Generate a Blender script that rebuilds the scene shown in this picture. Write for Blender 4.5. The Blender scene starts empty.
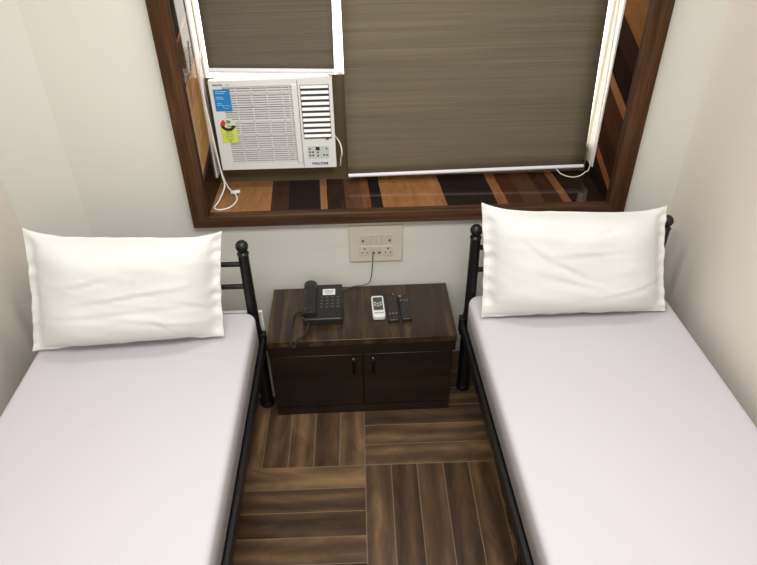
import bpy, bmesh, math, random
from mathutils import Vector, Matrix, Euler, noise
random.seed(4)
PI = math.pi
S = bpy.context.scene
COL = S.collection

# ------------------------------------------------------------ object helpers
def tag(o, label=None, cat=None, group=None, kind=None):
    if label: o['label'] = label
    if cat: o['category'] = cat
    if group: o['group'] = group
    if kind: o['kind'] = kind
    return o

def thing(name, label, cat, loc=(0, 0, 0), rotz=0, group=None, kind=None):
    o = bpy.data.objects.new(name, None); COL.objects.link(o)
    o.empty_display_size = .05
    o.location = loc; o.rotation_euler = (0, 0, rotz)
    return tag(o, label, cat, group, kind)

def obj(name, bm, mat, parent=None, smooth=None, bevel=0, seg=2, loc=None, rot=None):
    me = bpy.data.meshes.new(name)
    bmesh.ops.recalc_face_normals(bm, faces=bm.faces)
    bm.to_mesh(me); bm.free()
    o = bpy.data.objects.new(name, me); COL.objects.link(o)
    if mat: me.materials.append(mat)
    if parent: o.parent = parent
    if loc is not None: o.location = loc
    if rot is not None: o.rotation_euler = rot
    if bevel:
        m = o.modifiers.new('b', 'BEVEL'); m.width = bevel; m.segments = seg
        m.limit_method = 'ANGLE'; m.angle_limit = .6
    if smooth or bevel:
        for p in me.polygons: p.use_smooth = True
        if smooth != 'all':
            try: me.set_sharp_from_angle(angle=.7)
            except Exception: pass
    return o

def box(bm, x0, x1, y0, y1, z0, z1, M=None):
    vs = [bm.verts.new((x, y, z)) for z in (z0, z1) for y in (y0, y1) for x in (x0, x1)]
    for f in ((0, 2, 3, 1), (4, 5, 7, 6), (0, 1, 5, 4), (2, 6, 7, 3), (0, 4, 6, 2), (1, 3, 7, 5)):
        bm.faces.new([vs[i] for i in f])
    if M is not None: bmesh.ops.transform(bm, matrix=M, verts=vs)
    return bm

def bx(*a, **k):
    return box(bmesh.new(), *a, **k)

def tube(bm, pts, r, n=10, cap=True):
    pts = [Vector(p) for p in pts]
    t0 = (pts[1] - pts[0]).normalized()
    up = Vector((0, 0, 1)) if abs(t0.z) < .9 else Vector((1, 0, 0))
    nr = t0.cross(up).normalized(); rings = []
    for i, p in enumerate(pts):
        t = (pts[min(i + 1, len(pts) - 1)] - pts[max(i - 1, 0)]).normalized()
        nr = (nr - t * nr.dot(t)).normalized(); b = t.cross(nr)
        rr = r[i] if isinstance(r, (list, tuple)) else r
        rings.append([bm.verts.new(p + (nr * math.cos(2 * PI * k / n) + b * math.sin(2 * PI * k / n)) * rr) for k in range(n)])
    for a, c in zip(rings, rings[1:]):
        for k in range(n): bm.faces.new((a[k], a[(k + 1) % n], c[(k + 1) % n], c[k]))
    if cap:
        bm.faces.new(rings[0][::-1]); bm.faces.new(rings[-1])
    return bm

def spline(pts, n=10):
    P = [Vector(p) for p in pts]; P = [P[0] * 2 - P[1]] + P + [P[-1] * 2 - P[-2]]; out = []
    for i in range(1, len(P) - 2):
        a, b, c, d = P[i - 1:i + 3]
        for k in range(n):
            t = k / n
            out.append(.5 * ((2 * b) + (c - a) * t + (2 * a - 5 * b + 4 * c - d) * t * t + (3 * b - a - 3 * c + d) * t ** 3))
    out.append(P[-2]); return out

def lathe(bm, prof, cx=0, cy=0, n=20):
    rings = [[bm.verts.new((cx + r * math.cos(2 * PI * k / n), cy + r * math.sin(2 * PI * k / n), z)) for k in range(n)] for r, z in prof]
    for a, c in zip(rings, rings[1:]):
        for k in range(n): bm.faces.new((a[k], a[(k + 1) % n], c[(k + 1) % n], c[k]))
    bm.faces.new(rings[0][::-1]); bm.faces.new(rings[-1])
    return bm

def prism(pts, z0, z1):
    bm = bmesh.new()
    a = [bm.verts.new((x, y, z0)) for x, y in pts]; b = [bm.verts.new((x, y, z1)) for x, y in pts]
    n = len(pts); bm.faces.new(a[::-1]); bm.faces.new(b)
    for i in range(n): bm.faces.new((a[i], a[(i + 1) % n], b[(i + 1) % n], b[i]))
    return bm

def text(name, s, size, mat, parent, M, depth=.0004, sx=1.0, bold=0.0):
    cu = bpy.data.curves.new(name, 'FONT'); cu.body = s; cu.size = size; cu.extrude = depth
    cu.align_x = 'CENTER'; cu.align_y = 'CENTER'; cu.offset = bold; cu.resolution_u = 2
    t = bpy.data.objects.new(name, cu); COL.objects.link(t)
    bpy.context.view_layer.update()
    me = bpy.data.meshes.new_from_object(t.evaluated_get(bpy.context.evaluated_depsgraph_get()))
    bpy.data.objects.remove(t)
    me.transform(M @ Matrix.Scale(sx, 4, (1, 0, 0)))
    o = bpy.data.objects.new(name, me); COL.objects.link(o)
    me.materials.clear(); me.materials.append(mat)
    if parent: o.parent = parent
    return o

# ------------------------------------------------------------ materials
def lin(c): return tuple(((v / 255) / 12.92 if v <= 10.3 else ((v / 255 + .055) / 1.055) ** 2.4) for v in c) + (1,)

def mat(name, rgb, rough=.5, metal=0, spec=.5, bump=0, bscale=200, var=0, coat=0):
    m = bpy.data.materials.new(name); m.use_nodes = True
    nt = m.node_tree; b = nt.nodes['Principled BSDF']
    b.inputs['Base Color'].default_value = lin(rgb); b.inputs['Roughness'].default_value = rough
    b.inputs['Metallic'].default_value = metal; b.inputs['Specular IOR Level'].default_value = spec
    b.inputs['Coat Weight'].default_value = coat
    tc = nt.nodes.new('ShaderNodeTexCoord')
    n = nt.nodes.new('ShaderNodeTexNoise'); n.inputs['Scale'].default_value = bscale
    nt.links.new(tc.outputs['Object'], n.inputs['Vector'])
    if bump:
        bp = nt.nodes.new('ShaderNodeBump'); bp.inputs['Strength'].default_value = bump; bp.inputs['Distance'].default_value = .002
        nt.links.new(n.outputs['Fac'], bp.inputs['Height']); nt.links.new(bp.outputs['Normal'], b.inputs['Normal'])
    if var:
        mx = nt.nodes.new('ShaderNodeMix'); mx.data_type = 'RGBA'
        n2 = nt.nodes.new('ShaderNodeTexNoise'); n2.inputs['Scale'].default_value = 2.5; nt.links.new(tc.outputs['Object'], n2.inputs['Vector'])
        nt.links.new(n2.outputs['Fac'], mx.inputs[0])
        mx.inputs[6].default_value = lin([max(0, v - var) for v in rgb]); mx.inputs[7].default_value = lin([min(255, v + var) for v in rgb])
        nt.links.new(mx.outputs[2], b.inputs['Base Color'])
    return m

class NG:
    """small helper for maths node chains"""
    def __init__(s, nt): s.nt = nt
    def new(s, t): return s.nt.nodes.new(t)
    def put(s, v, sock):
        if isinstance(v, (int, float)): sock.default_value = v
        else: s.nt.links.new(v, sock)
    def m(s, op, a, b=0.0, c=0.0):
        n = s.new('ShaderNodeMath'); n.operation = op
        s.put(a, n.inputs[0]); s.put(b, n.inputs[1]); s.put(c, n.inputs[2]); return n.outputs[0]
    def xyz(s, a, b, c):
        n = s.new('ShaderNodeCombineXYZ'); s.put(a, n.inputs[0]); s.put(b, n.inputs[1]); s.put(c, n.inputs[2]); return n.outputs[0]
    def sep(s, v):
        n = s.new('ShaderNodeSeparateXYZ'); s.nt.links.new(v, n.inputs[0]); return n.outputs
    def noise(s, v, scale, detail=3, rough=.5, dist=0):
        n = s.new('ShaderNodeTexNoise'); s.nt.links.new(v, n.inputs['Vector'])
        n.inputs['Scale'].default_value = scale; n.inputs['Detail'].default_value = detail
        n.inputs['Roughness'].default_value = rough; n.inputs['Distortion'].default_value = dist
        return n.outputs['Fac']
    def ramp(s, f, stops, interp='LINEAR'):
        n = s.new('ShaderNodeValToRGB'); n.color_ramp.interpolation = interp
        e = n.color_ramp.elements
        while len(e) < len(stops): e.new(.5)
        for k, (p, c) in enumerate(stops): e[k].position = p; e[k].color = lin(c)
        s.nt.links.new(f, n.inputs[0]); return n.outputs[0]
    def mix(s, f, a, b, mode='MIX'):
        n = s.new('ShaderNodeMix'); n.data_type = 'RGBA'; n.blend_type = mode
        s.put(f, n.inputs[0])
        for v, k in ((a, 6), (b, 7)):
            if isinstance(v, tuple): n.inputs[k].default_value = v
            else: s.nt.links.new(v, n.inputs[k])
        return n.outputs[2]

def base(name, rough, spec=.5, coat=0):
    m = bpy.data.materials.new(name); m.use_nodes = True; nt = m.node_tree
    b = nt.nodes['Principled BSDF']; b.inputs['Roughness'].default_value = rough
    b.inputs['Specular IOR Level'].default_value = spec; b.inputs['Coat Weight'].default_value = coat
    tc = nt.nodes.new('ShaderNodeTexCoord')
    return m, nt, b, NG(nt), tc.outputs['Object']

def wood(name, dark, mid, light, axis, rough=.35, scale=1.0, coat=0, streak=34, spec=.5):
    """grain running along 'axis'"""
    m, nt, b, g, co = base(name, rough, spec, coat)
    x, y, z = g.sep(co)
    st = [streak] * 3; st['XYZ'.index(axis)] = 1.6
    v = g.xyz(g.m('MULTIPLY', x, st[0] * scale), g.m('MULTIPLY', y, st[1] * scale), g.m('MULTIPLY', z, st[2] * scale))
    n1 = g.noise(v, 1.0, 5, .6, .6); n2 = g.noise(v, 6, 3, .5)
    f = g.m('ADD', g.m('MULTIPLY', n1, .8), g.m('MULTIPLY', n2, .2))
    nt.links.new(g.ramp(f, [(.3, dark), (.5, mid), (.72, light)]), b.inputs['Base Color'])
    bp = nt.nodes.new('ShaderNodeBump'); bp.inputs['Strength'].default_value = .06; bp.inputs['Distance'].default_value = .001
    nt.links.new(n2, bp.inputs['Height']); nt.links.new(bp.outputs['Normal'], b.inputs['Normal'])
    return m

def banded(name, along, across, lo, hi, stops, slope, rough, spec=.2):
    """glossy patterned laminate: wood bands of several colours across 'along'"""
    m, nt, b, g, co = base(name, rough, spec)
    s = g.sep(co); A = s['XYZ'.index(along)]; B = s['XYZ'.index(across)]
    u = g.m('ADD', A, g.m('MULTIPLY', B, slope))
    grain = g.noise(g.xyz(g.m('MULTIPLY', u, 34), g.m('MULTIPLY', B, 5), 0.0), 1.0, 5, .6, .7)
    u2 = g.m('ADD', u, g.m('MULTIPLY', g.m('SUBTRACT', grain, .5), .012))
    f = g.m('DIVIDE', g.m('SUBTRACT', u2, lo), hi - lo)
    c = g.ramp(f, [((p - lo) / (hi - lo), col) for p, col in stops], 'CONSTANT')
    c2 = g.mix(g.m('MULTIPLY', g.m('SUBTRACT', grain, .35), 1.6), c, g.mix(1.0, c, (.45, .42, .40, 1), 'MULTIPLY'))
    nt.links.new(c2, b.inputs['Base Color'])
    return m

def floor_mat():
    m, nt, b, g, co = base('basket_weave_wood_tile', .38, .35)
    x, y, z = g.sep(co); s = .102; y0 = -.647; B = 5 * s
    yy = g.m('SUBTRACT', y, y0)
    bxi = g.m('FLOOR', g.m('DIVIDE', x, B)); byi = g.m('FLOOR', g.m('DIVIDE', yy, B))
    par = g.m('ABSOLUTE', g.m('MODULO', g.m('ADD', bxi, byi), 2.0))   # 1 where strips run along y at (0,-1)
    # across / along coordinates
    def sel(a, c): return g.m('ADD', g.m('MULTIPLY', a, par), g.m('MULTIPLY', c, g.m('SUBTRACT', 1.0, par)))
    ac = sel(x, yy); al = sel(yy, x)
    q = g.m('DIVIDE', ac, s); k = g.m('FLOOR', q); fr = g.m('SUBTRACT', q, k)
    wn = nt.nodes.new('ShaderNodeTexWhiteNoise'); wn.noise_dimensions = '3D'
    nt.links.new(g.xyz(k, g.m('ADD', bxi, g.m('MULTIPLY', byi, 7.3)), par), wn.inputs['Vector'])
    rnd = wn.outputs['Value']
    gv = g.xyz(g.m('MULTIPLY', ac, 11), g.m('ADD', g.m('MULTIPLY', al, 3.0), g.m('MULTIPLY', rnd, 37)), g.m('MULTIPLY', rnd, 11))
    gr = g.noise(gv, 1.0, 5, .6, 1.6)
    fine = g.noise(g.xyz(g.m('MULTIPLY', ac, 90), g.m('MULTIPLY', al, 5), rnd), 1.0, 3, .5)
    wv = nt.nodes.new('ShaderNodeTexWave'); wv.wave_type = 'BANDS'; wv.bands_direction = 'X'
    nt.links.new(gv, wv.inputs['Vector']); wv.inputs['Scale'].default_value = .35; wv.inputs['Distortion'].default_value = 9; wv.inputs['Detail'].default_value = 3; wv.inputs['Detail Scale'].default_value = .7
    f = g.m('ADD', g.m('ADD', g.m('MULTIPLY', gr, .62), g.m('MULTIPLY', fine, .16)), g.m('MULTIPLY', wv.outputs['Fac'], .18))
    f = g.m('ADD', f, g.m('MULTIPLY', g.m('SUBTRACT', rnd, .5), .42))
    c = g.ramp(f, [(.2, (52, 38, 26)), (.45, (82, 62, 43)), (.62, (110, 86, 60)), (.85, (146, 116, 82))])
    # joints
    e = g.m('MINIMUM', fr, g.m('SUBTRACT', 1.0, fr))
    qa = g.m('DIVIDE', al, B); fa = g.m('SUBTRACT', qa, g.m('FLOOR', qa)); ea = g.m('MULTIPLY', g.m('MINIMUM', fa, g.m('SUBTRACT', 1.0, fa)), 5.0)
    j = g.m('LESS_THAN', g.m('MINIMUM', e, ea), .018)
    c2 = g.mix(g.m('MULTIPLY', j, .75), c, lin((128, 110, 84)))
    nt.links.new(c2, b.inputs['Base Color'])
    bp = nt.nodes.new('ShaderNodeBump'); bp.inputs['Strength'].default_value = .25; bp.inputs['Distance'].default_value = .001
    nt.links.new(g.m('SUBTRACT', f, j), bp.inputs['Height']); nt.links.new(bp.outputs['Normal'], b.inputs['Normal'])
    return m

def blind_mat(name, a, bcol, c3):
    m, nt, b, g, co = base(name, .85, .2)
    x, y, z = g.sep(co)
    n1 = g.noise(g.xyz(g.m('MULTIPLY', x, 1.2), 0.0, g.m('MULTIPLY', z, 130)), 1.0, 4, .7)
    n2 = g.noise(g.xyz(g.m('MULTIPLY', x, 160), 0.0, g.m('MULTIPLY', z, 420)), 1.0, 2, .5)
    n3 = g.noise(g.xyz(g.m('MULTIPLY', x, .6), 0.0, g.m('MULTIPLY', z, 26)), 1.0, 3, .6)
    f = g.m('ADD', g.m('ADD', g.m('MULTIPLY', n1, .45), g.m('MULTIPLY', n2, .3)), g.m('MULTIPLY', n3, .25))
    nt.links.new(g.ramp(f, [(.36, a), (.5, bcol), (.66, c3)]), b.inputs['Base Color'])
    bp = nt.nodes.new('ShaderNodeBump'); bp.inputs['Strength'].default_value = .3; bp.inputs['Distance'].default_value = .001
    nt.links.new(f, bp.inputs['Height']); nt.links.new(bp.outputs['Normal'], b.inputs['Normal'])
    return m

def cloth_mat(name, rgb, wr=.25, sc=9):
    m, nt, b, g, co = base(name, .9, .15)
    b.inputs['Base Color'].default_value = lin(rgb); b.inputs['Sheen Weight'].default_value = .15
    n1 = g.noise(co, sc, 4, .55, .8); n2 = g.noise(co, 900, 1, .5)
    bp = nt.nodes.new('ShaderNodeBump'); bp.inputs['Strength'].default_value = wr; bp.inputs['Distance'].default_value = .012
    nt.links.new(g.m('ADD', n1, g.m('MULTIPLY', n2, .02)), bp.inputs['Height']); nt.links.new(bp.outputs['Normal'], b.inputs['Normal'])
    return m

M_wall = mat('painted_plaster', (220, 219, 213), .6, bump=.03, bscale=120)
M_side = mat('warm_painted_plaster', (224, 217, 208), .45, bump=.03, bscale=120)
M_ceil = mat('ceiling_paint', (235, 233, 228), .8)
M_skirt = mat('white_skirting', (216, 212, 204), .4)
M_floor = floor_mat()
M_casing = wood('walnut_casing', (46, 30, 20), (72, 49, 33), (98, 71, 50), 'X', .4, spec=.25)
M_casingv = wood('walnut_casing_upright', (46, 30, 20), (72, 49, 33), (98, 71, 50), 'Z', .6, spec=.04)
M_night = wood('dark_walnut_laminate', (18, 13, 10), (32, 23, 17), (48, 35, 26), 'Z', .33, streak=20)
M_nighttop = wood('dark_walnut_laminate_top', (26, 18, 13), (48, 35, 24), (98, 78, 50), 'Y', .3, streak=22)
M_nightfront = wood('dark_walnut_laminate_front', (18, 12, 9), (30, 21, 16), (44, 32, 23), 'X', .3, streak=20)
M_black = mat('black_powder_coat', (15, 15, 17), .42, bump=.03, bscale=500)
M_sheet = cloth_mat('lilac_white_sheet', (198, 195, 202), .10, 5)
M_pillow = cloth_mat('white_pillowcase', (224, 225, 223), .16, 6)
M_blindR = blind_mat('woven_blind_olive', (94, 87, 71), (110, 102, 84), (127, 118, 98))
M_blindL = blind_mat('woven_blind_grey_brown', (86, 79, 69), (101, 93, 82), (117, 108, 96))
M_bar = mat('white_enamelled_bar', (232, 230, 240), .35)
M_alu = mat('window_frame_beige', (150, 140, 112), .4, metal=.3)
M_panel = mat('olive_filler_board', (92, 80, 56), .6)
M_acw = mat('white_plastic', (226, 226, 226), .35)
M_acg = mat('grille_grey_plastic', (190, 190, 192), .4)
M_acslat = mat('grille_slat_plastic', (214, 214, 216), .4)
M_acdark = mat('dark_gap', (74, 76, 80), .7)
M_vdark = mat('dark_plastic_and_vent_shade', (70, 72, 76), .7)  # dark plastic parts; the vent sheet paints the shade between louvers
M_blue = mat('blue_sticker', (32, 128, 200), .4)
M_bluet = mat('pale_blue_print', (150, 200, 235), .5)
M_yel = mat('yellow_label', (214, 222, 96), .5)
M_red = mat('red_print', (205, 60, 45), .5)
M_green = mat('green_print', (90, 160, 80), .5)
M_lab = mat('pale_label', (222, 224, 205), .5)
M_dk = mat('dark_print', (45, 45, 50), .5)
M_navy = mat('navy_print', (28, 34, 130), .4)
M_ctl = mat('control_panel_grey', (196, 204, 200), .4)
M_phone = mat('black_phone_plastic', (34, 33, 33), .38)
M_key = mat('dark_grey_key', (52, 50, 49), .45)
M_keymark = mat('grey_key_mark', (120, 116, 110), .5)
M_cream = mat('cream_switch_plastic', (206, 201, 186), .35)
M_cream2 = mat('cream_module_plastic', (200, 195, 181), .35)
M_hole = mat('socket_hole', (18, 16, 15), .6)
M_cable = mat('grey_cable', (92, 86, 76), .5)
M_white = mat('white_cord', (236, 232, 226), .4)
M_chrome = mat('dull_chrome', (130, 126, 120), .35, metal=1)
M_bronze = mat('dark_bronze_handle', (36, 30, 26), .35, metal=.7)
M_lcd = mat('lcd_grey', (74, 80, 78), .3)
M_rub = mat('grey_rubber_key', (172, 172, 168), .5)
M_tan = (176, 122, 74)

sill_stops = [(-.7, (160, 116, 76)), (-.352, (66, 48, 40)), (-.28, (44, 36, 36)), (-.152, (158, 112, 74)), (-.122, (52, 38, 32)),
              (-.045, (96, 66, 46)), (.02, (116, 78, 52)), (.055, (34, 28, 28)), (.105, (156, 110, 70)), (.36, (40, 31, 28)), (.565, (140, 96, 62)),
              (.61, (74, 44, 30)), (.68, (88, 58, 40)), (.76, (66, 40, 28)), (.832, (130, 88, 58)), (.868, (44, 30, 24))]
M_sill = banded('patterned_laminate_sill', 'X', 'Y', -.7, 1.05, sill_stops, .06, .08)
revr_stops = [(.7, (40, 28, 22)), (.84, (128, 84, 54)), (.885, (58, 36, 26)), (1.0, (74, 46, 32)), (1.135, (140, 96, 60)), (1.185, (40, 28, 24)), (1.3, (54, 36, 28)), (1.40, (128, 88, 54)), (1.7, (52, 36, 28)), (1.9, (128, 88, 54))]
M_revr = banded('patterned_laminate_right', 'Z', 'Y', .7, 2.1, revr_stops, -.35, .10, .0)
revl_stops = [(.7, (48, 32, 26)), (.93, (92, 72, 58)), (.96, (196, 150, 92)), (1.2, (176, 128, 78)), (1.30, (92, 64, 44)), (1.45, (160, 116, 78)), (1.47, (52, 40, 34)), (1.8, (130, 90, 58))]
M_revl = banded('patterned_laminate_left', 'Z', 'Y', .7, 2.1, revl_stops, -.25, .06, .05)

# ------------------------------------------------------------ the room
XL, XR, YF, H = -1.33, 1.283, -2.75, 2.6
def struct(name, bm, m, parent=None, **k):
    o = obj(name, bm, m, parent, **k)
    if not parent: o['kind'] = 'structure'
    return o
struct('floor', bx(XL - .15, XR + .15, YF - .15, .15, -.1, 0), M_floor)
struct('ceiling', bx(XL - .15, XR + .15, YF - .15, .55, H, H + .1), M_ceil)
struct('wall_left', bx(XL - .15, XL, YF, -.055, 0, H), M_side)
struct('wall_right', bx(XR, XR + .15, YF, 0.0, 0, H), M_side)
struct('wall_front', bx(XL - .15, XR + .15, YF - .15, YF, 0, H), M_wall)
wx0, wx1, wz0, wz1 = -.640, 1.060, .765, 2.02     # hole in the back wall
# back wall: left piece has a slightly splayed strip up to the left corner
bm = prism([(-1.09, 0), (-1.09, .15), (XL - .15, .15), (XL - .15, -.055), (XL, -.055)], 0, H)
box(bm, -1.09, wx0, 0, .35, 0, H); box(bm, wx1, XR + .15, 0, .35, 0, H)
box(bm, wx0, wx1, 0, .35, 0, wz0); box(bm, wx0, wx1, 0, .35, wz1, H)
struct('wall_back', bm, M_wall)
struct('trim_1', bx(-1.08, -.392, -.262, -.247, 0, .485), M_skirt, bevel=.003)['label'] = 'low white boxing board at the foot of the back wall'

# window: casing, reveal lining, frame, panes
win = thing('window_1', None, None, kind='structure')
ix0, ix1, iz0, iz1 = -.592, 1.008, .796, 1.96
ox0, ox1, oz0, oz1 = -.659, 1.077, .747, 2.03
def quadprism(pts, y0, y1):
    b = bmesh.new()
    a = [b.verts.new((x, y0, z)) for x, z in pts]; c = [b.verts.new((x, y1, z)) for x, z in pts]
    n = len(pts); b.faces.new(a); b.faces.new(c[::-1])
    for i in range(n): b.faces.new((a[i], c[i], c[(i + 1) % n], a[(i + 1) % n]))
    return b
cy = -.040
obj('casing', quadprism([(ox0, oz0), (ox1, oz0), (ix1, iz0), (ix0, iz0)], cy, 0), M_casing, win, bevel=.0015)
obj('casing', quadprism([(ox0, oz1), (ox1, oz1), (ix1, iz1), (ix0, iz1)], cy, 0), M_casing, win, bevel=.0015)
obj('casing', quadprism([(ox0, oz0), (ix0, iz0), (ix0, iz1), (ox0, oz1)], cy, 0), M_casingv, win, bevel=.0015)
obj('casing', quadprism([(ox1, oz0), (ix1, iz0), (ix1, iz1), (ox1, oz1)], cy, 0), M_casingv, win, bevel=.0015)
obj('window_sill', bx(wx0, wx1, 0, .30, wz0, iz0), M_sill, win)
obj('reveal_lining', bx(wx0, ix0, 0, .30, iz0, iz1), M_revl, win)
obj('reveal_lining', bx(ix1, wx1, 0, .30, iz0, iz1), M_revr, win)
for x0, x1 in ((ix0, ix0 + .006), (ix1 - .006, ix1)): obj('added_daylight_strip', bx(x0, x1, .198, .2615 if x0 < 0 else .274, .850, iz1), M_white, win)  # white strips added to widen the bright daylight beside the blinds
obj('head_lining', bx(wx0, wx1, 0, .30, iz1, wz1), M_casing, win)
FY = .275
gz = 1.25     # filler board up to here on the left bay, glass above
f = bx(ix0, ix1, FY, .31, iz0, .905)
box(f, -.062, -.040, FY, .31, .905, gz)
box(f, ix0, ix1, FY, .31, iz1 - .035, iz1)
for x0, x1 in ((ix0, ix0 + .006), (ix1 - .006, ix1)): box(f, x0, x1, FY, .31, iz0, iz1)
obj('window_frame', f, M_alu, win)
b = bx(ix0, -.020, .262, .274, iz0, .895)
for x0, x1 in ((ix0, -.5415), (-.0925, -.010)): box(b, x0, x1, .262, .274, .895, gz)
obj('filler_board', b, M_panel, win)
M_glass = bpy.data.materials.new('clear_glass'); M_glass.use_nodes = True
nt = M_glass.node_tree; nt.nodes.clear()
o_ = nt.nodes.new('ShaderNodeOutputMaterial'); mx = nt.nodes.new('ShaderNodeMixShader'); tr = nt.nodes.new('ShaderNodeBsdfTransparent'); gl = nt.nodes.new('ShaderNodeBsdfGlossy')
fr = nt.nodes.new('ShaderNodeFresnel'); fr.inputs[0].default_value = 1.45; gl.inputs['Roughness'].default_value = .02
nt.links.new(fr.outputs[0], mx.inputs[0]); nt.links.new(tr.outputs[0], mx.inputs[1]); nt.links.new(gl.outputs[0], mx.inputs[2]); nt.links.new(mx.outputs[0], o_.inputs[0])
obj('window_pane', bx(ix0 + .006, -.051, .292, .296, gz, iz1 - .035), M_glass, win)
obj('window_pane', bx(-.051, ix1 - .006, .292, .296, .90, iz1 - .035), M_glass, win)

# ------------------------------------------------------------ roller blinds
def blind(pts, y, fm, label, chain=None, grp='roller blinds over the window'):
    (xa, za), (xb, zb), (xc, zc), (xd, zd) = pts      # bottom left, bottom right, top right, top left
    t = thing('roller_blind', label, 'blind', ((xa + xb) / 2, y, za), group=None)
    ox, oz = (xa + xb) / 2, za
    b = bmesh.new(); nx, nz = 14, 24; g = []
    for j in range(nz + 1):
        row = []
        for i in range(nx + 1):
            u, v = i / nx, j / nz
            x = (xa * (1 - u) + xb * u) * (1 - v) + (xd * (1 - u) + xc * u) * v
            z = (za * (1 - u) + zb * u) * (1 - v) + (zd * (1 - u) + zc * u) * v
            row.append(b.verts.new((x - ox, .0012 * math.sin(v * 9 + u * 4), z - oz)))
        g.append(row)
    for j in range(nz):
        for i in range(nx): b.faces.new((g[j][i], g[j][i + 1], g[j + 1][i + 1], g[j + 1][i]))
    o = obj('blind_fabric', b, fm, t, smooth='all'); md = o.modifiers.new('s', 'SOLIDIFY'); md.thickness = .0012
    ang = math.atan2(zb - za, xb - xa)
    b = bmesh.new(); L = xb - xa
    tube(b, [(xa - ox, 0, -.004), (xb - ox, 0, zb - za - .004)], .0085, 14)
    obj('bottom_bar', b, M_bar, t, smooth=True)
    b = bmesh.new(); tube(b, [(xd - ox, .012, zd - oz + .012), (xc - ox, .012, zc - oz + .012)], .016, 16)
    obj('roller_tube', b, M_bar, t, smooth=True)
    for px, pz in ((xd, zd), (xc, zc)):
        obj('bracket', bx(px - ox - .002, px - ox + .002, -.01, .034, pz - oz - .012, 1.96 - oz), M_bar, t)
    if chain:
        b = bmesh.new(); tube(b, [(p[0] - ox, p[1] - y, p[2] - oz) for p in spline(chain, 12)], .0021, 6)
        obj('pull_chain', b, M_white, t, smooth=True)
    return t
blind([(-.034, .846), (.966, .860), (.930, 1.925), (-.034, 1.925)], .20, M_blindR, 'wide olive brown woven roller blind drawn down nearly to the sill',
      chain=[(.958, .185, 1.92), (.985, .185, 1.3), (.985, .172, .90), (.965, .165, .842), (.92, .16, .824), (.87, .17, .834), (.848, .188, .852)])
blind([(-.552, 1.301), (-.070, 1.285), (-.060, 1.925), (-.545, 1.925)], .215, M_blindL, 'shorter grey brown roller blind ending just above the air conditioner')

# ------------------------------------------------------------ air conditioner
ac = thing('air_conditioner', 'white window air conditioner with blue and yellow stickers above the sill', 'air conditioner', (-.317, .17, .898))
def A(x, z): return (x + .317, z - .898)     # world x,z -> local
def abox(x0, x1, y0, y1, z0, z1, b=None):
    a0, c0 = A(x0, z0); a1, c1 = A(x1, z1)
    return box(b if b else bmesh.new(), a0, a1, y0, y1, c0, c1)
W0, W1, Z0, Z1 = -.553, -.081, .898, 1.268
# housing: rim around the recessed intake grille, and rear body going back through the wall
obj('housing', abox(W0 + .012, W1 - .012, .025, .50, Z0 + .008, Z1 - .006), M_acw, ac, bevel=.004)
gx0, gx1, gz0, gz1 = -.505, -.222, .925, 1.245
fb = bmesh.new()
abox(W0, W1, .010, .030, Z0, Z1, fb)
abox(W0, W1, 0, .010, Z0, gz0, fb); abox(W0, W1, 0, .010, gz1, Z1, fb)
abox(W0, gx0, 0, .010, gz0, gz1, fb)
vx0, vx1, vz0, vz1 = -.206, -.094, 1.022, 1.250
abox(gx1, vx0, 0, .010, gz0, gz1, fb); abox(vx1, W1, 0, .010, gz0, gz1, fb); abox(vx0, vx1, 0, .010, gz0, vz0, fb)
obj('front_panel', fb, M_acw, ac)
gr = thing('intake_grille', None, None, (0, 0, 0)); gr.parent = ac
gb = bmesh.new(); abox(gx0, gx1, .0085, .0099, gz0, gz1, gb); obj('grille_backing', gb, M_acdark, gr)
gb = bmesh.new(); n = 34
for k in range(n):
    z = gz0 + (k + .5) * (gz1 - gz0) / n
    abox(gx0, gx1, .0035, .0085, z - .0030, z + .0030, gb)
obj('grille_slats', gb, M_acslat, gr)
gb = bmesh.new()
for x in (-.455, -.395, -.335, -.275, -.248): abox(x - .002, x + .002, .002, .0085, gz0, gz1, gb)
for z in (.985, 1.045, 1.105, 1.165, 1.215): abox(gx0, gx1, .002, .0085, z - .002, z + .002, gb)
obj('grille_ribs', gb, M_acslat, gr)
gb = bmesh.new(); abox(gx1 - .016, gx1 + .004, -.003, .0085, gz0 - .004, gz1 + .004, gb)
obj('panel_seam_strip', gb, M_acw, ac, bevel=.002)
gb = bmesh.new(); abox(gx1 + .006, gx1 + .008, -.0006, .002, Z0 + .004, Z1 - .004, gb); obj('panel_joint', gb, M_acdark, ac)
gb = bmesh.new(); abox(vx0, vx1, .0088, .0099, vz0, 1.2449, gb); obj('vent_backing', gb, M_vdark, ac)
for k in range(10):
    z = vz0 + .014 + k * .0222; a, c = A(vx0 + .002, z); a1, _ = A(vx1 - .002, z)
    Mx = Matrix.Translation((0, .004, c)) @ Matrix.Rotation(-.55, 4, 'X')
    b = box(bmesh.new(), a, a1, -.0022, .0022, -.0064, .0060, Mx)
    obj('louver', b, M_acw, ac, bevel=.0008)
a, c = A(-.112, 1.024)
b = bmesh.new(); box(b, a - .006, a + .006, -.004, .002, c - .003, c + .004); obj('louver_lever', b, M_vdark, ac)
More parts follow.
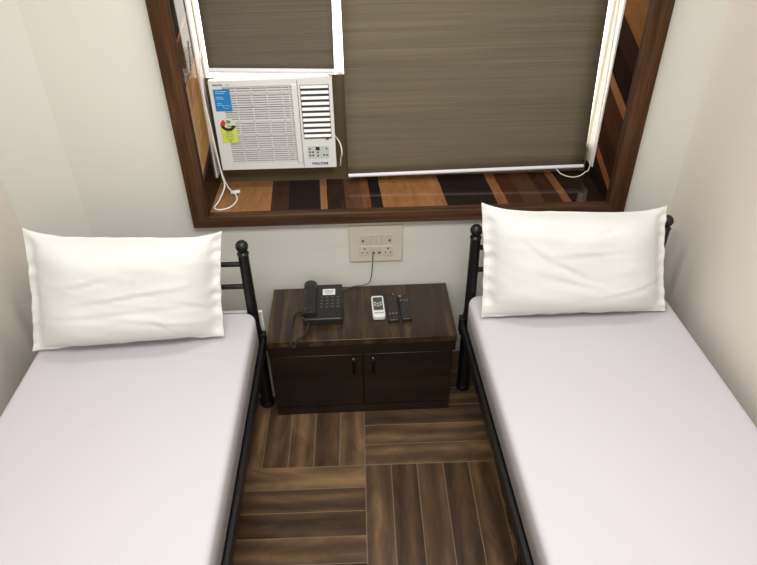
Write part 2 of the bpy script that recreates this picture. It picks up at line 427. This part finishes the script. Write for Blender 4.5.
# control panel
a0, c0 = A(-.196, .940); a1, c1 = A(-.108, .994)
cp = obj('control_panel', box(bmesh.new(), a0, a1, -.0015, .001, c0, c1), M_ctl, ac)
def R(x, z): return Matrix.Translation((x, 0, z)) @ Matrix.Rotation(PI / 2, 4, 'X')
b = bmesh.new(); box(b, a0 + .034, a0 + .050, -.0022, -.001, c1 - .019, c1 - .004); obj('display', b, M_dk, cp)
for kx, kz in ((.010, .042), (.010, .028), (.010, .014), (.078, .042), (.078, .014), (.066, .014), (.042, .012), (.042, .026), (.022, .028), (.022, .014)):
    b = bmesh.new(); box(b, a0 + kx - .0035, a0 + kx + .0035, -.003, -.001, c0 + kz - .003, c0 + kz + .003)
    obj('button', b, M_acdark, cp)
a, c = A(-.148, .916)
text('brand_lettering', 'VOLTAS', .0135, M_navy, ac, R(a, c) @ Matrix.Translation((0, 0, .0008)), .0004, 1.35, .0006)
a, c = A(-.520, 1.2525); text('brand_lettering', 'VOLTAS', .0085, M_navy, ac, R(a, c) @ Matrix.Translation((0, 0, .0008)), .0004, 1.2, .0003)
a, c = A(-.480, 1.2525); text('model_lettering', 'AC', .0075, M_red, ac, R(a, c) @ Matrix.Translation((0, 0, .0008)), .0004, 1.6)
# blue sticker
a0, c0 = A(-.539, 1.150); a1, c1 = A(-.476, 1.236)
st = obj('blue_sticker', box(bmesh.new(), a0, a1, -.0012, .0, c0, c1), M_blue, ac)
b = bmesh.new()
for k, (w, z) in enumerate([(.042, .078), (.034, .071), (.0, .0), (.026, .056), (.030, .049), (.018, .031), (.024, .024)]):
    if w: box(b, a0 + .008, a0 + .008 + w, -.0018, -.001, c0 + z - .0014, c0 + z + .0014)
tube(b, [(a0 + .044 + .014 * math.cos(t), -.0014, c0 + .017 + .006 * math.sin(t)) for t in [k * 2 * PI / 20 for k in range(18)]], .0011, 6)
obj('printed_lines', b, M_bluet, st)
# energy label: yellow tag with a round star dial on top
a0, c0 = A(-.533, 1.018); a1, c1 = A(-.470, 1.085)
en = obj('energy_label', box(bmesh.new(), a0, a1, -.0012, .0, c0, c1), M_yel, ac)
def disc(cx, cz, r, y0, y1, t0=0, t1=2 * PI, r0=0, n=28):
    b = bmesh.new()
    if r0 == 0 and t1 - t0 > 6.2:
        P = [(cx + r * math.cos(t0 + (t1 - t0) * k / n), cz + r * math.sin(t0 + (t1 - t0) * k / n)) for k in range(n)]
    elif r0 == 0:
        P = [(cx, cz)] + [(cx + r * math.cos(t0 + (t1 - t0) * k / n), cz + r * math.sin(t0 + (t1 - t0) * k / n)) for k in range(n + 1)]
    else:
        P = [(cx + r * math.cos(t0 + (t1 - t0) * k / n), cz + r * math.sin(t0 + (t1 - t0) * k / n)) for k in range(n + 1)] + \
            [(cx + r0 * math.cos(t1 + (t0 - t1) * k / n), cz + r0 * math.sin(t1 + (t0 - t1) * k / n)) for k in range(n + 1)]
    for (ya, yb) in ((y0, y1),):
        A_ = [b.verts.new((x, ya, z)) for x, z in P]; B_ = [b.verts.new((x, yb, z)) for x, z in P]
        m = len(P)
        if r0:
            h = n + 1
            for L_ in (A_, B_):
                for k in range(n): b.faces.new((L_[k], L_[k + 1], L_[m - 2 - k], L_[m - 1 - k]))
        else: b.faces.new(A_); b.faces.new(B_[::-1])
        for i in range(m): b.faces.new((A_[i], B_[i], B_[(i + 1) % m], A_[(i + 1) % m]))
    return b
cx, cz = (a0 + a1) / 2, c1 + .006
obj('dial', disc(cx, cz, .030, -.0012, 0, 0, PI), M_lab, en)
obj('dial_red_sector', disc(cx, cz - .002, .031, -.002, -.0012, 2.1, 3.1, .013), M_red, en)
obj('dial_green_sector', disc(cx, cz, .022, -.002, -.0012, .9, 1.9, .008), M_green, en)
obj('dial_dark_band', disc(cx, cz + .008, .031, -.002, -.0012, PI + .35, 2 * PI - .35, .019), M_dk, en)
a, c = cx, c0 + .044
text('label_lettering', 'AC 3', .011, M_dk, en, R(a, c) @ Matrix.Translation((0, 0, .0014)), .0003, 1.1)
b = bmesh.new()
for k in range(4):
    w = (.036, .030, .034, .024)[k]; z = c0 + .034 - k * .007; box(b, cx - w / 2, cx + w / 2, -.0016, -.001, z - .0009, z + .0009)
box(b, cx - .004, cx + .004, -.0016, -.001, c0 + .004, c0 + .010)
obj('printed_lines', b, M_green, en)
# side clip and cord that hangs by the left side and loops on the sill
def loc(pts, o): return [Vector(p) - o.location for p in pts]
b = bmesh.new()
tube(b, loc(spline([(-.567, .24, 1.40), (-.575, .17, 1.30), (-.572, .15, 1.20), (-.566, .145, 1.10), (-.560, .14, 1.0), (-.553, .135, .90), (-.548, .13, .845), (-.565, .07, .812), (-.578, .022, .803), (-.55, .010, .801), (-.515, .030, .801), (-.497, .080, .802), (-.505, .12, .806), (-.530, .150, .812)], 10), ac), .0032, 8)
b2 = bmesh.new()
tube(b2, loc(spline([(-.575, .19, 1.28), (-.577, .158, 1.15), (-.567, .15, 1.0), (-.552, .15, .88), (-.540, .155, .828), (-.53, .152, .815)], 10), ac), .0028, 8)
obj('power_cord', b, M_white, ac, smooth=True)
obj('power_cord', b2, M_white, ac, smooth=True)
b = bmesh.new(); box(b, -.020, .020, -.009, .009, -.0055, .0055)
obj('cord_connector', b, M_white, ac, bevel=.003, loc=Vector((-.512, .152, .805)) - ac.location, rot=(0, 0, .25))
b = bmesh.new()
tube(b, loc(spline([(-.083, .23, 1.01), (-.062, .185, .995), (-.056, .17, .96), (-.062, .185, .93), (-.066, .205, .89), (-.070, .245, .870)], 8), ac), .0028, 8)
obj('drain_hose', b, M_white, ac, smooth=True)

# ------------------------------------------------------------ beds
def make_bed(label, loc, rz):
    t = thing('single_bed', label, 'bed', loc, rz)
    HW = .363
    hb = []
    for s in (-1, 1):
        x = s * HW
        b = bmesh.new(); tube(b, [(x, 0, .004), (x, 0, .40), (x, 0, .44), (x, 0, .785)], [.027, .026, .0215, .0195], 20)
        p = obj('headboard_post', b, M_black, t, smooth=True)
        b = bmesh.new(); lathe(b, [(.019, .785), (.022, .787), (.022, .791), (.012, .795), (.011, .800)] + [(.0235 * math.sin(a), .820 - .0235 * math.cos(a)) for a in [.5 + k * (PI - .5) / 12 for k in range(12)]] + [(.001, .8435)], x, 0)
        obj('ball_finial', b, M_black, p, smooth='all')
        b = bmesh.new(); lathe(b, [(.028, 0), (.030, .004), (.030, .022), (.026, .028)], x, 0); obj('foot_cap', b, M_black, p, smooth=True)
    for z, r in ((.742, .010), (.640, .010), (.42, .011)):
        b = bmesh.new(); tube(b, [(-HW, 0, z), (HW, 0, z)], r, 12); obj('headboard_rail', b, M_black, t, smooth=True)
    for k in range(3):
        x = -HW + (k + 1) * 2 * HW / 4
        b = bmesh.new(); tube(b, [(x, 0, .42), (x, 0, .742)], .006, 8); obj('headboard_spindle', b, M_black, t, smooth=True)
    L = 1.86
    for s in (-1, 1):
        x = s * .401
        b = bx(min(x, x - s * .012), max(x, x - s * .012), -L, 0, .352, .404); box(b, min(x, x - s * .045), max(x, x - s * .045), -L, -.03, .352, .358)
        box(b, min(s * HW, x), max(s * HW, x), -.024, .010, .33, .41)
        obj('side_rail', b, M_black, t)
    for s in (-1, 1):
        x = s * HW
        b = bmesh.new(); tube(b, [(x, -L, .004), (x, -L, .50)], .019, 20); p = obj('footboard_post', b, M_black, t, smooth=True)
        b = bmesh.new(); lathe(b, [(.019, .50), (.011, .508)] + [(.0235 * math.sin(a), .530 - .0235 * math.cos(a)) for a in [.5 + k * (PI - .5) / 10 for k in range(10)]] + [(.001, .5535)], x, -L); obj('ball_finial', b, M_black, p, smooth='all')
    for z in (.46, .33):
        b = bmesh.new(); tube(b, [(-HW, -L, z), (HW, -L, z)], .010, 12); obj('footboard_rail', b, M_black, t, smooth=True)
    for k in range(9):
        y = -.12 - k * .205
        b = bx(-HW, HW, y - .025, y + .025, .394, .404); obj('slat', b, M_black, t)
    for s in (-1, 1):
        x = s * (HW - .01)
        b = bmesh.new(); tube(b, [(x, -.93, .004), (x, -.93, .351)], .014, 14); obj('middle_leg', b, M_black, t, smooth=True)
    return t

def make_mattress(label, loc, rz, seed):
    w, L, z0, z1 = .383, 1.80, .407, .542
    b = bmesh.new(); nx, ny = 40, 90
    cx, cy2, cz = w, L / 2, (z1 - z0) / 2
    # superellipsoid-like rounded slab made from a subdivided box
    box(b, -w, w, -L - .012, -.028, z0, z1)
    bmesh.ops.bevel(b, geom=[e for e in b.edges if abs(e.verts[0].co.z - e.verts[1].co.z) > .05], offset=.045, segments=5, profile=.5, affect='EDGES')
    b.faces.ensure_lookup_table()
    ed = [e for e in b.edges if all(v.co.z > z1 - 1e-4 for v in e.verts) and len([f for f in e.link_faces if abs(f.normal.z) < .5]) >= 1]
    b.normal_update()
    ed = [e for e in b.edges if all(v.co.z > z1 - 1e-4 for v in e.verts) and any(abs(f.normal.z) < .5 for f in e.link_faces)]
    bmesh.ops.bevel(b, geom=ed, offset=.022, segments=6, profile=.5, affect='EDGES')
    o = obj('mattress', b, M_sheet, None, smooth='all', loc=loc, rot=(0, 0, rz))
    return tag(o, label, 'mattress')

LA, RA = math.radians(.1), math.radians(2.0)
LL, RL = (-.784, -.300, 0), (.806, -.225, 0)
make_bed('black metal bed frame against left wall, beside the telephone', LL, LA)
make_bed('black metal bed frame against right wall, beside the remote controls', RL, RA)
make_mattress('mattress in pale lilac sheet on the left bed', LL, LA, 1)
make_mattress('mattress in pale lilac sheet on the right bed', RL, RA, 2)

# ------------------------------------------------------------ pillows
CR = {}
for sd, L_ in {3: [(12, -.05, .1, .5, .006), (20, .30, -.25, .25, .004), (-14, -.42, .45, .35, .005), (6, -.30, -.1, .6, .004), (-35, .2, .75, .15, .006), (-48, -.1, .7, .2, .005)],
               8: [(-38, -.12, -.05, .22, .006), (-26, -.30, .1, .25, .005), (6, .18, .1, .45, .004), (-50, -.2, -.5, .2, .004), (30, .4, .6, .2, .005), (18, -.62, .4, .35, .005)]}.items():
    CR[sd] = [(math.cos(math.radians(a)), -math.sin(math.radians(a)), k0, u0, w0, am) for a, k0, u0, w0, am in L_]
def pillow(label, corners, seed, thick=.086):
    BL, BR, TR, TL = corners
    BL, BR, TR, TL = map(Vector, (BL, BR, TR, TL)); c = (BL + BR + TR + TL) / 4
    nrm = ((BR - BL).cross(TL - BL)).normalized()          # toward the viewer
    if nrm.y > 0: nrm = -nrm
    N, Mv = 56, 40; fl = .034
    b = bmesh.new(); G = {}
    wv, hv = (BR - BL).length, (TL - BL).length
    for side in (1, -1):
        for j in range(Mv + 1):
            for i in range(N + 1):
                u, v = i / N * 2 - 1, j / Mv * 2 - 1
                edge = i in (0, N) or j in (0, Mv)
                if edge and side == -1: G[(side, i, j)] = G[(1, i, j)]; continue
                # edges bow inwards between the corners
                bow_u = .022 * (1 - v * v) * u ** 3 if abs(v) < 1 else 0
                bow_v = (.110 if v > 0 else .025) * (1 - abs(u) ** 5) * v ** 3
                uu = u * 1.0 - bow_u * 2 * .7 + (.018 * noise.noise(Vector((v * 4.5, seed, 7))) * abs(u) ** 6); vv = v - bow_v * 2 * .7
                p = (BL * (1 - uu) * (1 - vv) + BR * (1 + uu) * (1 - vv) + TR * (1 + uu) * (1 + vv) + TL * (1 - uu) * (1 + vv)) / 4
                # stuffed part inside a flat flange left and right
                du = max(0, (1 - abs(u)) * wv / 2 - fl) / (wv / 2); dv = max(0, (1 - abs(v)) * hv / 2 - .012) / (hv / 2)
                a = min(1, du * 2.1); d = min(1, dv * 1.9)
                t = thick * (math.sin(a * PI / 2) ** .62) * (math.sin(d * PI / 2) ** .60)
                q = Vector((u * 2.3 + seed, v * 1.6, side * 3 + seed))
                t *= 1 + .07 * noise.noise(q)
                wr = .0026 * noise.noise(Vector((u * 3 + v * 2 + seed * 2, v * 6, seed))) + .0012 * noise.noise(Vector((u * 16, v * 15 + seed, 2)))
                for (ca, sa, k0, u0, w0, am) in CR[seed]:
                    dd = u * sa + v * ca - k0; ll = (u * ca - v * sa - u0) / w0
                    wr -= am * math.exp(-(dd / .030) ** 2) * math.exp(-ll * ll) - am * .6 * math.exp(-((dd - .06) / .04) ** 2) * math.exp(-ll * ll)
                rip = 0 if not (abs(u) > .86 or abs(v) > .9) else .011 * noise.noise(Vector((u * 6, v * 9, seed * 5)))
                off = side * (t + .0012) + (wr if t > .01 else wr * .3) + rip
                G[(side, i, j)] = b.verts.new(p + nrm * off - c)
        for j in range(Mv):
            for i in range(N):
                q = [G[(side, i, j)], G[(side, i + 1, j)], G[(side, i + 1, j + 1)], G[(side, i, j + 1)]]
                b.faces.new(q if side == 1 else q[::-1])
    o = obj('pillow', b, M_pillow, None, smooth='all', loc=c)
    md = o.modifiers.new('s', 'SUBSURF'); md.levels = 1; md.render_levels = 1
    return tag(o, label, 'pillow')
LPIL = ((-1.165, -.545, .557), (-.487, -.495, .557), (-.449, -.400, .955), (-1.105, -.420, 1.005))
RPIL = ((.444, -.432, .550), (1.150, -.426, .550), (1.110, -.295, .943), (.431, -.305, .983))
pillow('white pillow leaning on the headboard of the left bed', LPIL, 3)
pillow('white pillow leaning on the headboard of the right bed', RPIL, 8)

# ------------------------------------------------------------ nightstand
ns = thing('nightstand', 'low dark walnut cabinet between the two beds', 'nightstand', (0, -.18, 0), math.radians(.7))
def nb(x0, x1, y0, y1, z0, z1, b=None): return box(b if b else bmesh.new(), x0, x1, y0 + .18, y1 + .18, z0, z1)
nx0, nx1 = -.375, .378
obj('plinth', nb(nx0 + .006, nx1 - .018, -.364, -.018, 0, .045), M_nightfront, ns)
b = nb(nx0 + .002, nx1 - .012, -.350, -.018, .045, .387)
obj('carcass', b, M_night, ns)
obj('top', nb(nx0, nx1, -.368, -.016, .387, .416), M_nighttop, ns, bevel=.002)
obj('apron', nb(nx0 + .002, nx1 - .004, -.366, -.350, .336, .387), M_nightfront, ns, bevel=.001)
for s in (-1, 1):
    x0, x1 = (nx0 + .006, -.001) if s < 0 else (.003, nx1 - .016)
    d = obj('door', nb(x0, x1, -.366, -.350, .050, .334), M_nightfront, ns, bevel=.0015)
    hx = -.036 if s < 0 else .042
    b = bmesh.new(); tube(b, spline([(hx, -.366 + .18, .330), (hx, -.384 + .18, .324), (hx, -.386 + .18, .300), (hx, -.386 + .18, .265), (hx, -.384 + .18, .243), (hx, -.366 + .18, .238)], 6), .0042, 8)
    h = obj('handle', b, M_bronze, d, smooth=True)
    b = bmesh.new(); lathe(b, [(.006, -.004), (.0075, 0), (.006, .004)], 0, 0, 14)
    obj('handle_knob', b, M_chrome, h, smooth=True, loc=(hx, -.388 + .18, .327), rot=(PI / 2, 0, 0))

# ------------------------------------------------------------ telephone
TZ = .4163
ph = thing('telephone', 'black corded desk telephone on left end of the cabinet', 'telephone', (-.156, -.171, TZ), math.radians(.7)); ph.scale = (1, .87, 1)
sl = .10     # slope of the body, rising to the wall
def slope(bm):
    for v in bm.verts: v.co.z += max(0, (v.co.y + .115)) * sl if v.co.z > .005 else 0
    return bm
b = bx(-.078, .082, -.118, .118, 0, .030); slope(b)
obj('body', b, M_phone, ph, bevel=.006, seg=3)
# handset
hp = [(-.050, -.104, .038), (-.050, -.085, .042), (-.050, -.02, .050), (-.050, .05, .058), (-.050, .09, .062), (-.050, .110, .060)]
b = bmesh.new(); tube(b, spline(hp, 8), [(.012 if k < 1 else .019 if k < 2 else .0225 if k < 10 else .0200 if k < 26 else .0225 if k < 39 else .019 if k < 40 else .012) for k in range(41)], 16)
for v in b.verts: v.co.x = -.050 + (v.co.x + .050) * 1.25
obj('handset', b, M_phone, ph, smooth='all', bevel=0)
for y, z in ((-.082, .030), (.085, .048)):
    b = bmesh.new(); lathe(b, [(.022, z - .018), (.023, z), (.016, z + .016)], -.050, y, 18); obj('handset_cup', b, M_phone, ph, smooth=True)
def sz(y): return .030 + (y + .115) * sl
def onbody(x, y, w, h, t, m, nm, par=ph, bev=0):
    b = box(bmesh.new(), -w / 2, w / 2, -h / 2, h / 2, 0, t)
    return obj(nm, b, m, par, bevel=bev, loc=(x, y, sz(y) - .0003), rot=(math.atan(sl), 0, 0))
lc = onbody(.026, .062, .052, .040, .0012, M_acw, 'label_card')
b = bmesh.new()
for k, w in enumerate((.038, .034, .026)): box(b, -w / 2, w / 2, .006 - k * .008, .009 - k * .008, .001, .0016)
obj('printed_lines', b, M_keymark, lc)
onbody(.028, .095, .030, .004, .001, M_key, 'brand_plate')
for r in range(4):
    for c_ in range(4):
        x = -.004 + c_ * .0225; y = .024 - r * .0215
        k = onbody(x, y, .0150, .0120, .003, M_key, 'key', bev=.001)
        obj('key_mark', box(bmesh.new(), -.003, .003, -.0008, .0022, .003, .0034), M_keymark, k)
onbody(.035, -.090, .085, .0025, .0012, M_key, 'ridge')
# coiled cord: leaves the handset, hangs in a loop over the cabinet front edge, returns to the body side
path = spline([(-.052, -.118, .030), (-.062, -.140, .014), (-.080, -.168, .008), (-.094, -.182, .008), (-.104, -.194, -.006), (-.112, -.196, -.020), (-.121, -.194, -.008),
               (-.127, -.182, .008), (-.130, -.150, .008), (-.124, -.100, .008), (-.118, -.050, .008), (-.100, -.030, .008), (-.080, -.028, .010)], 26)
path = [Vector((p.x, (p.y - .015) / .87, p.z)) if p.y < -.14 else Vector((p.x, p.y * (1 + .27 * min(1, max(0, (-p.y - .05) / .09))), p.z)) for p in path]
b = bmesh.new(); hel = []; tot = 0; turns_per_m = 210
tn = Vector((0, 0, 1))
for i, p in enumerate(path):
    if i: tot += (p - path[i - 1]).length
    t = (path[min(i + 1, len(path) - 1)] - path[max(i - 1, 0)]).normalized()
    n1 = t.cross(Vector((0, 0, 1))); n1 = (n1 if n1.length > .05 else t.cross(Vector((1, 0, 0)))).normalized(); n2 = t.cross(n1)
    hel.append((p, n1, n2, tot))
pts = []; M_ = 2200
j = 0
for k in range(M_):
    s = tot * k / (M_ - 1)
    while j < len(hel) - 2 and hel[j + 1][3] < s: j += 1
    a_, c_ = hel[j], hel[j + 1]; w = (s - a_[3]) / max(1e-9, c_[3] - a_[3])
    p = a_[0].lerp(c_[0], w); ang = s * turns_per_m * 2 * PI
    pts.append(p + (a_[1].lerp(c_[1], w) * math.cos(ang) + a_[2].lerp(c_[2], w) * math.sin(ang)) * .0036)
tube(b, pts, .0014, 5)
obj('coiled_cord', b, M_key, ph, smooth='all')

# ------------------------------------------------------------ remote controls
def remote(label, x, y, w, h, t, rz, body, kind):
    r = thing('remote_control', label, 'remote control', (x, y, TZ), rz)
    b = bx(-w / 2, w / 2, -h / 2, h / 2, 0, t)
    bmesh.ops.bevel(b, geom=[e for e in b.edges if abs(e.verts[0].co.z - e.verts[1].co.z) > .005], offset=w * .2, segments=4, profile=.5, affect='EDGES')
    obj('body', b, body, r, bevel=.004, seg=3)
    def k(nm, px, py, kw, kh, m, z=.002, bev=.0008):
        return obj(nm, box(bmesh.new(), px - kw / 2, px + kw / 2, py - kh / 2, py + kh / 2, t - .001, t + z), m, r, bevel=bev)
    if kind == 'ac':
        k('face_plate', 0, .014, w * .76, h * .62, M_lcd, .0006)
        k('display', 0, .043, w * .66, h * .17, M_vdark, .0014)
        for px, py in ((-.012, .020), (.012, .020), (0, .013), (-.012, .005), (.012, .005), (0, -.002)): k('button', px, py, .010, .0085, M_rub)
        for px in (-.013, 0, .013): k('button', px, -.016, .009, .005, M_vdark)
        text('brand_lettering', 'VOLTAS', .0085, M_dk, r, Matrix.Translation((0, -.047, t + .0004)), .0003, 1.2, .0003)
    else:
        k('power_button', .010 if kind == 'a' else -.013, h / 2 - .013, .008, .006, M_red if kind == 'a' else M_rub)
        n = 9 if kind == 'a' else 8
        for i in range(n):
            for j in range(3):
                m = M_key
                if kind == 'b' and i == 1: m = M_keymark
                if kind == 'a' and i == n - 1: m = M_keymark
                k('button', (j - 1) * w * .28, h / 2 - .028 - i * (h * .70 / n), w * .17, .0062, m)
        if kind == 'a': text('brand_lettering', 'TV', .006, M_keymark, r, Matrix.Translation((0, -h / 2 + .018, t + .0004)), .0003)
    return r
remote('white air conditioner remote with grey screen, beside two black remotes', .073, -.185, .052, .140, .020, .04, M_acw, 'ac')
remote('black remote with red power button, between white remote and other black remote', .131, -.186, .046, .184, .018, .03, M_phone, 'a')
remote('slim black remote rightmost of the three remotes', .183, -.190, .043, .165, .017, .05, M_phone, 'b')

# ------------------------------------------------------------ switch plate and cable
sp = thing('switch_plate', 'cream switch and socket plate on wall above the cabinet', 'switch plate', (.074, 0, .626))
obj('plate', bx(-.114, .110, -.009, -.0005, -.088, .088), M_cream, sp, bevel=.003)
def mod(x, z, w, h, m, nm, y=-.0115, par=sp): return obj(nm, bx(x - w / 2, x + w / 2, y, -.0085, z - h / 2, z + h / 2), m, par, bevel=.001)
for x in (-.033, -.011, .011, .033): mod(x, .026, .019, .042, M_cream2, 'rocker_switch', -.0125)
for s in (-1, 1):
    q = mod(s * .056, .026, .020, .042, M_cream2, 'indicator'); mod(s * .056, .018, .008, .010, M_dk, 'indicator_lens', -.0124, q)
for s in (-1, 1):
    q = mod(s * .049, -.032, .042, .046, M_cream2, 'socket')
    b = bmesh.new()
    for hx, hz, r in ((0, .011, .0040), (-.010, -.008, .0032), (.010, -.008, .0032)):
        tube(b, [(s * .049 + hx, -.0119, -.032 + hz), (s * .049 + hx, -.0112, -.032 + hz)], r, 12)
    obj('socket_holes', b, M_hole, q)
q = mod(0, -.032, .048, .040, mat('usb_module_grey', (190, 184, 168), .4), 'usb_module')
for s in (-1, 1): mod(s * .012, -.041, .011, .008, M_hole, 'usb_port', -.0119, q)
cb = bmesh.new()
tube(cb, spline([(.060, -.013, .585), (.058, -.024, .570), (.055, -.020, .52), (.050, -.020, .47), (.040, -.024, .440), (.018, -.024, .427), (-.015, -.022, .4225), (-.045, -.028, .4195), (-.066, -.045, .4195), (-.0765, -.058, .428)], 10), .0020, 8)
b = cb; o = obj('telephone_cable', b, M_cable, None, smooth=True)
tag(o, 'thin grey cable running from the wall plate down behind the telephone', 'cable')

# ------------------------------------------------------------ lights of the room
def lamp(name, x, y, sx, sy, W, col=(1, .985, .95)):
    t = thing('ceiling_light', name, 'ceiling light', (x, y, H))
    obj('light_housing', bx(-sx / 2 - .02, sx / 2 + .02, -sy / 2 - .02, sy / 2 + .02, -.012, -.0005), M_acw, t)
    l = bpy.data.lights.new('led_panel', 'AREA'); l.shape = 'RECTANGLE'; l.size = sx; l.size_y = sy; l.energy = W; l.color = col
    o = bpy.data.objects.new('led_panel', l); COL.objects.link(o); o.parent = t; o.location = (0, 0, -.016)
lamp('added unseen light panel in the ceiling near the window wall', .05, -.48, .9, .20, 11)  # added panel, placed to give soft shade below the window casing
lamp('square recessed LED panel in the ceiling over the foot of the beds', 0, -1.7, 1.2, .60, 42)

w = bpy.data.worlds.new('World'); S.world = w; w.use_nodes = True
bg = w.node_tree.nodes['Background']; bg.inputs[0].default_value = (1, .96, .86, 1); bg.inputs[1].default_value = 4.5

# ------------------------------------------------------------ camera
cam = bpy.data.cameras.new('camera'); co = bpy.data.objects.new('camera', cam); COL.objects.link(co)
rt = Vector((.99940646, -.02977245, -.01733011)); up = Vector((.03153733, .58831574, .80801608)); fw = Vector((.01386105, .80808303, -.58890549))
Mx = Matrix((rt, up, -fw)).transposed().to_4x4(); Mx.translation = Vector((.02447263, -2.25653951, 2.06259169))
co.matrix_world = Mx
cam.sensor_fit = 'HORIZONTAL'; cam.sensor_width = 36; cam.lens = 635.79 / 757 * 36
cam.shift_x = .00528; cam.shift_y = .0007; cam.clip_start = .02
S.camera = co
S.view_settings.view_transform = 'Standard'; S.view_settings.look = 'None'; S.view_settings.gamma = 1
S.view_settings.exposure = 0.0
try: S.view_settings.use_curve_mapping = False
except Exception: pass
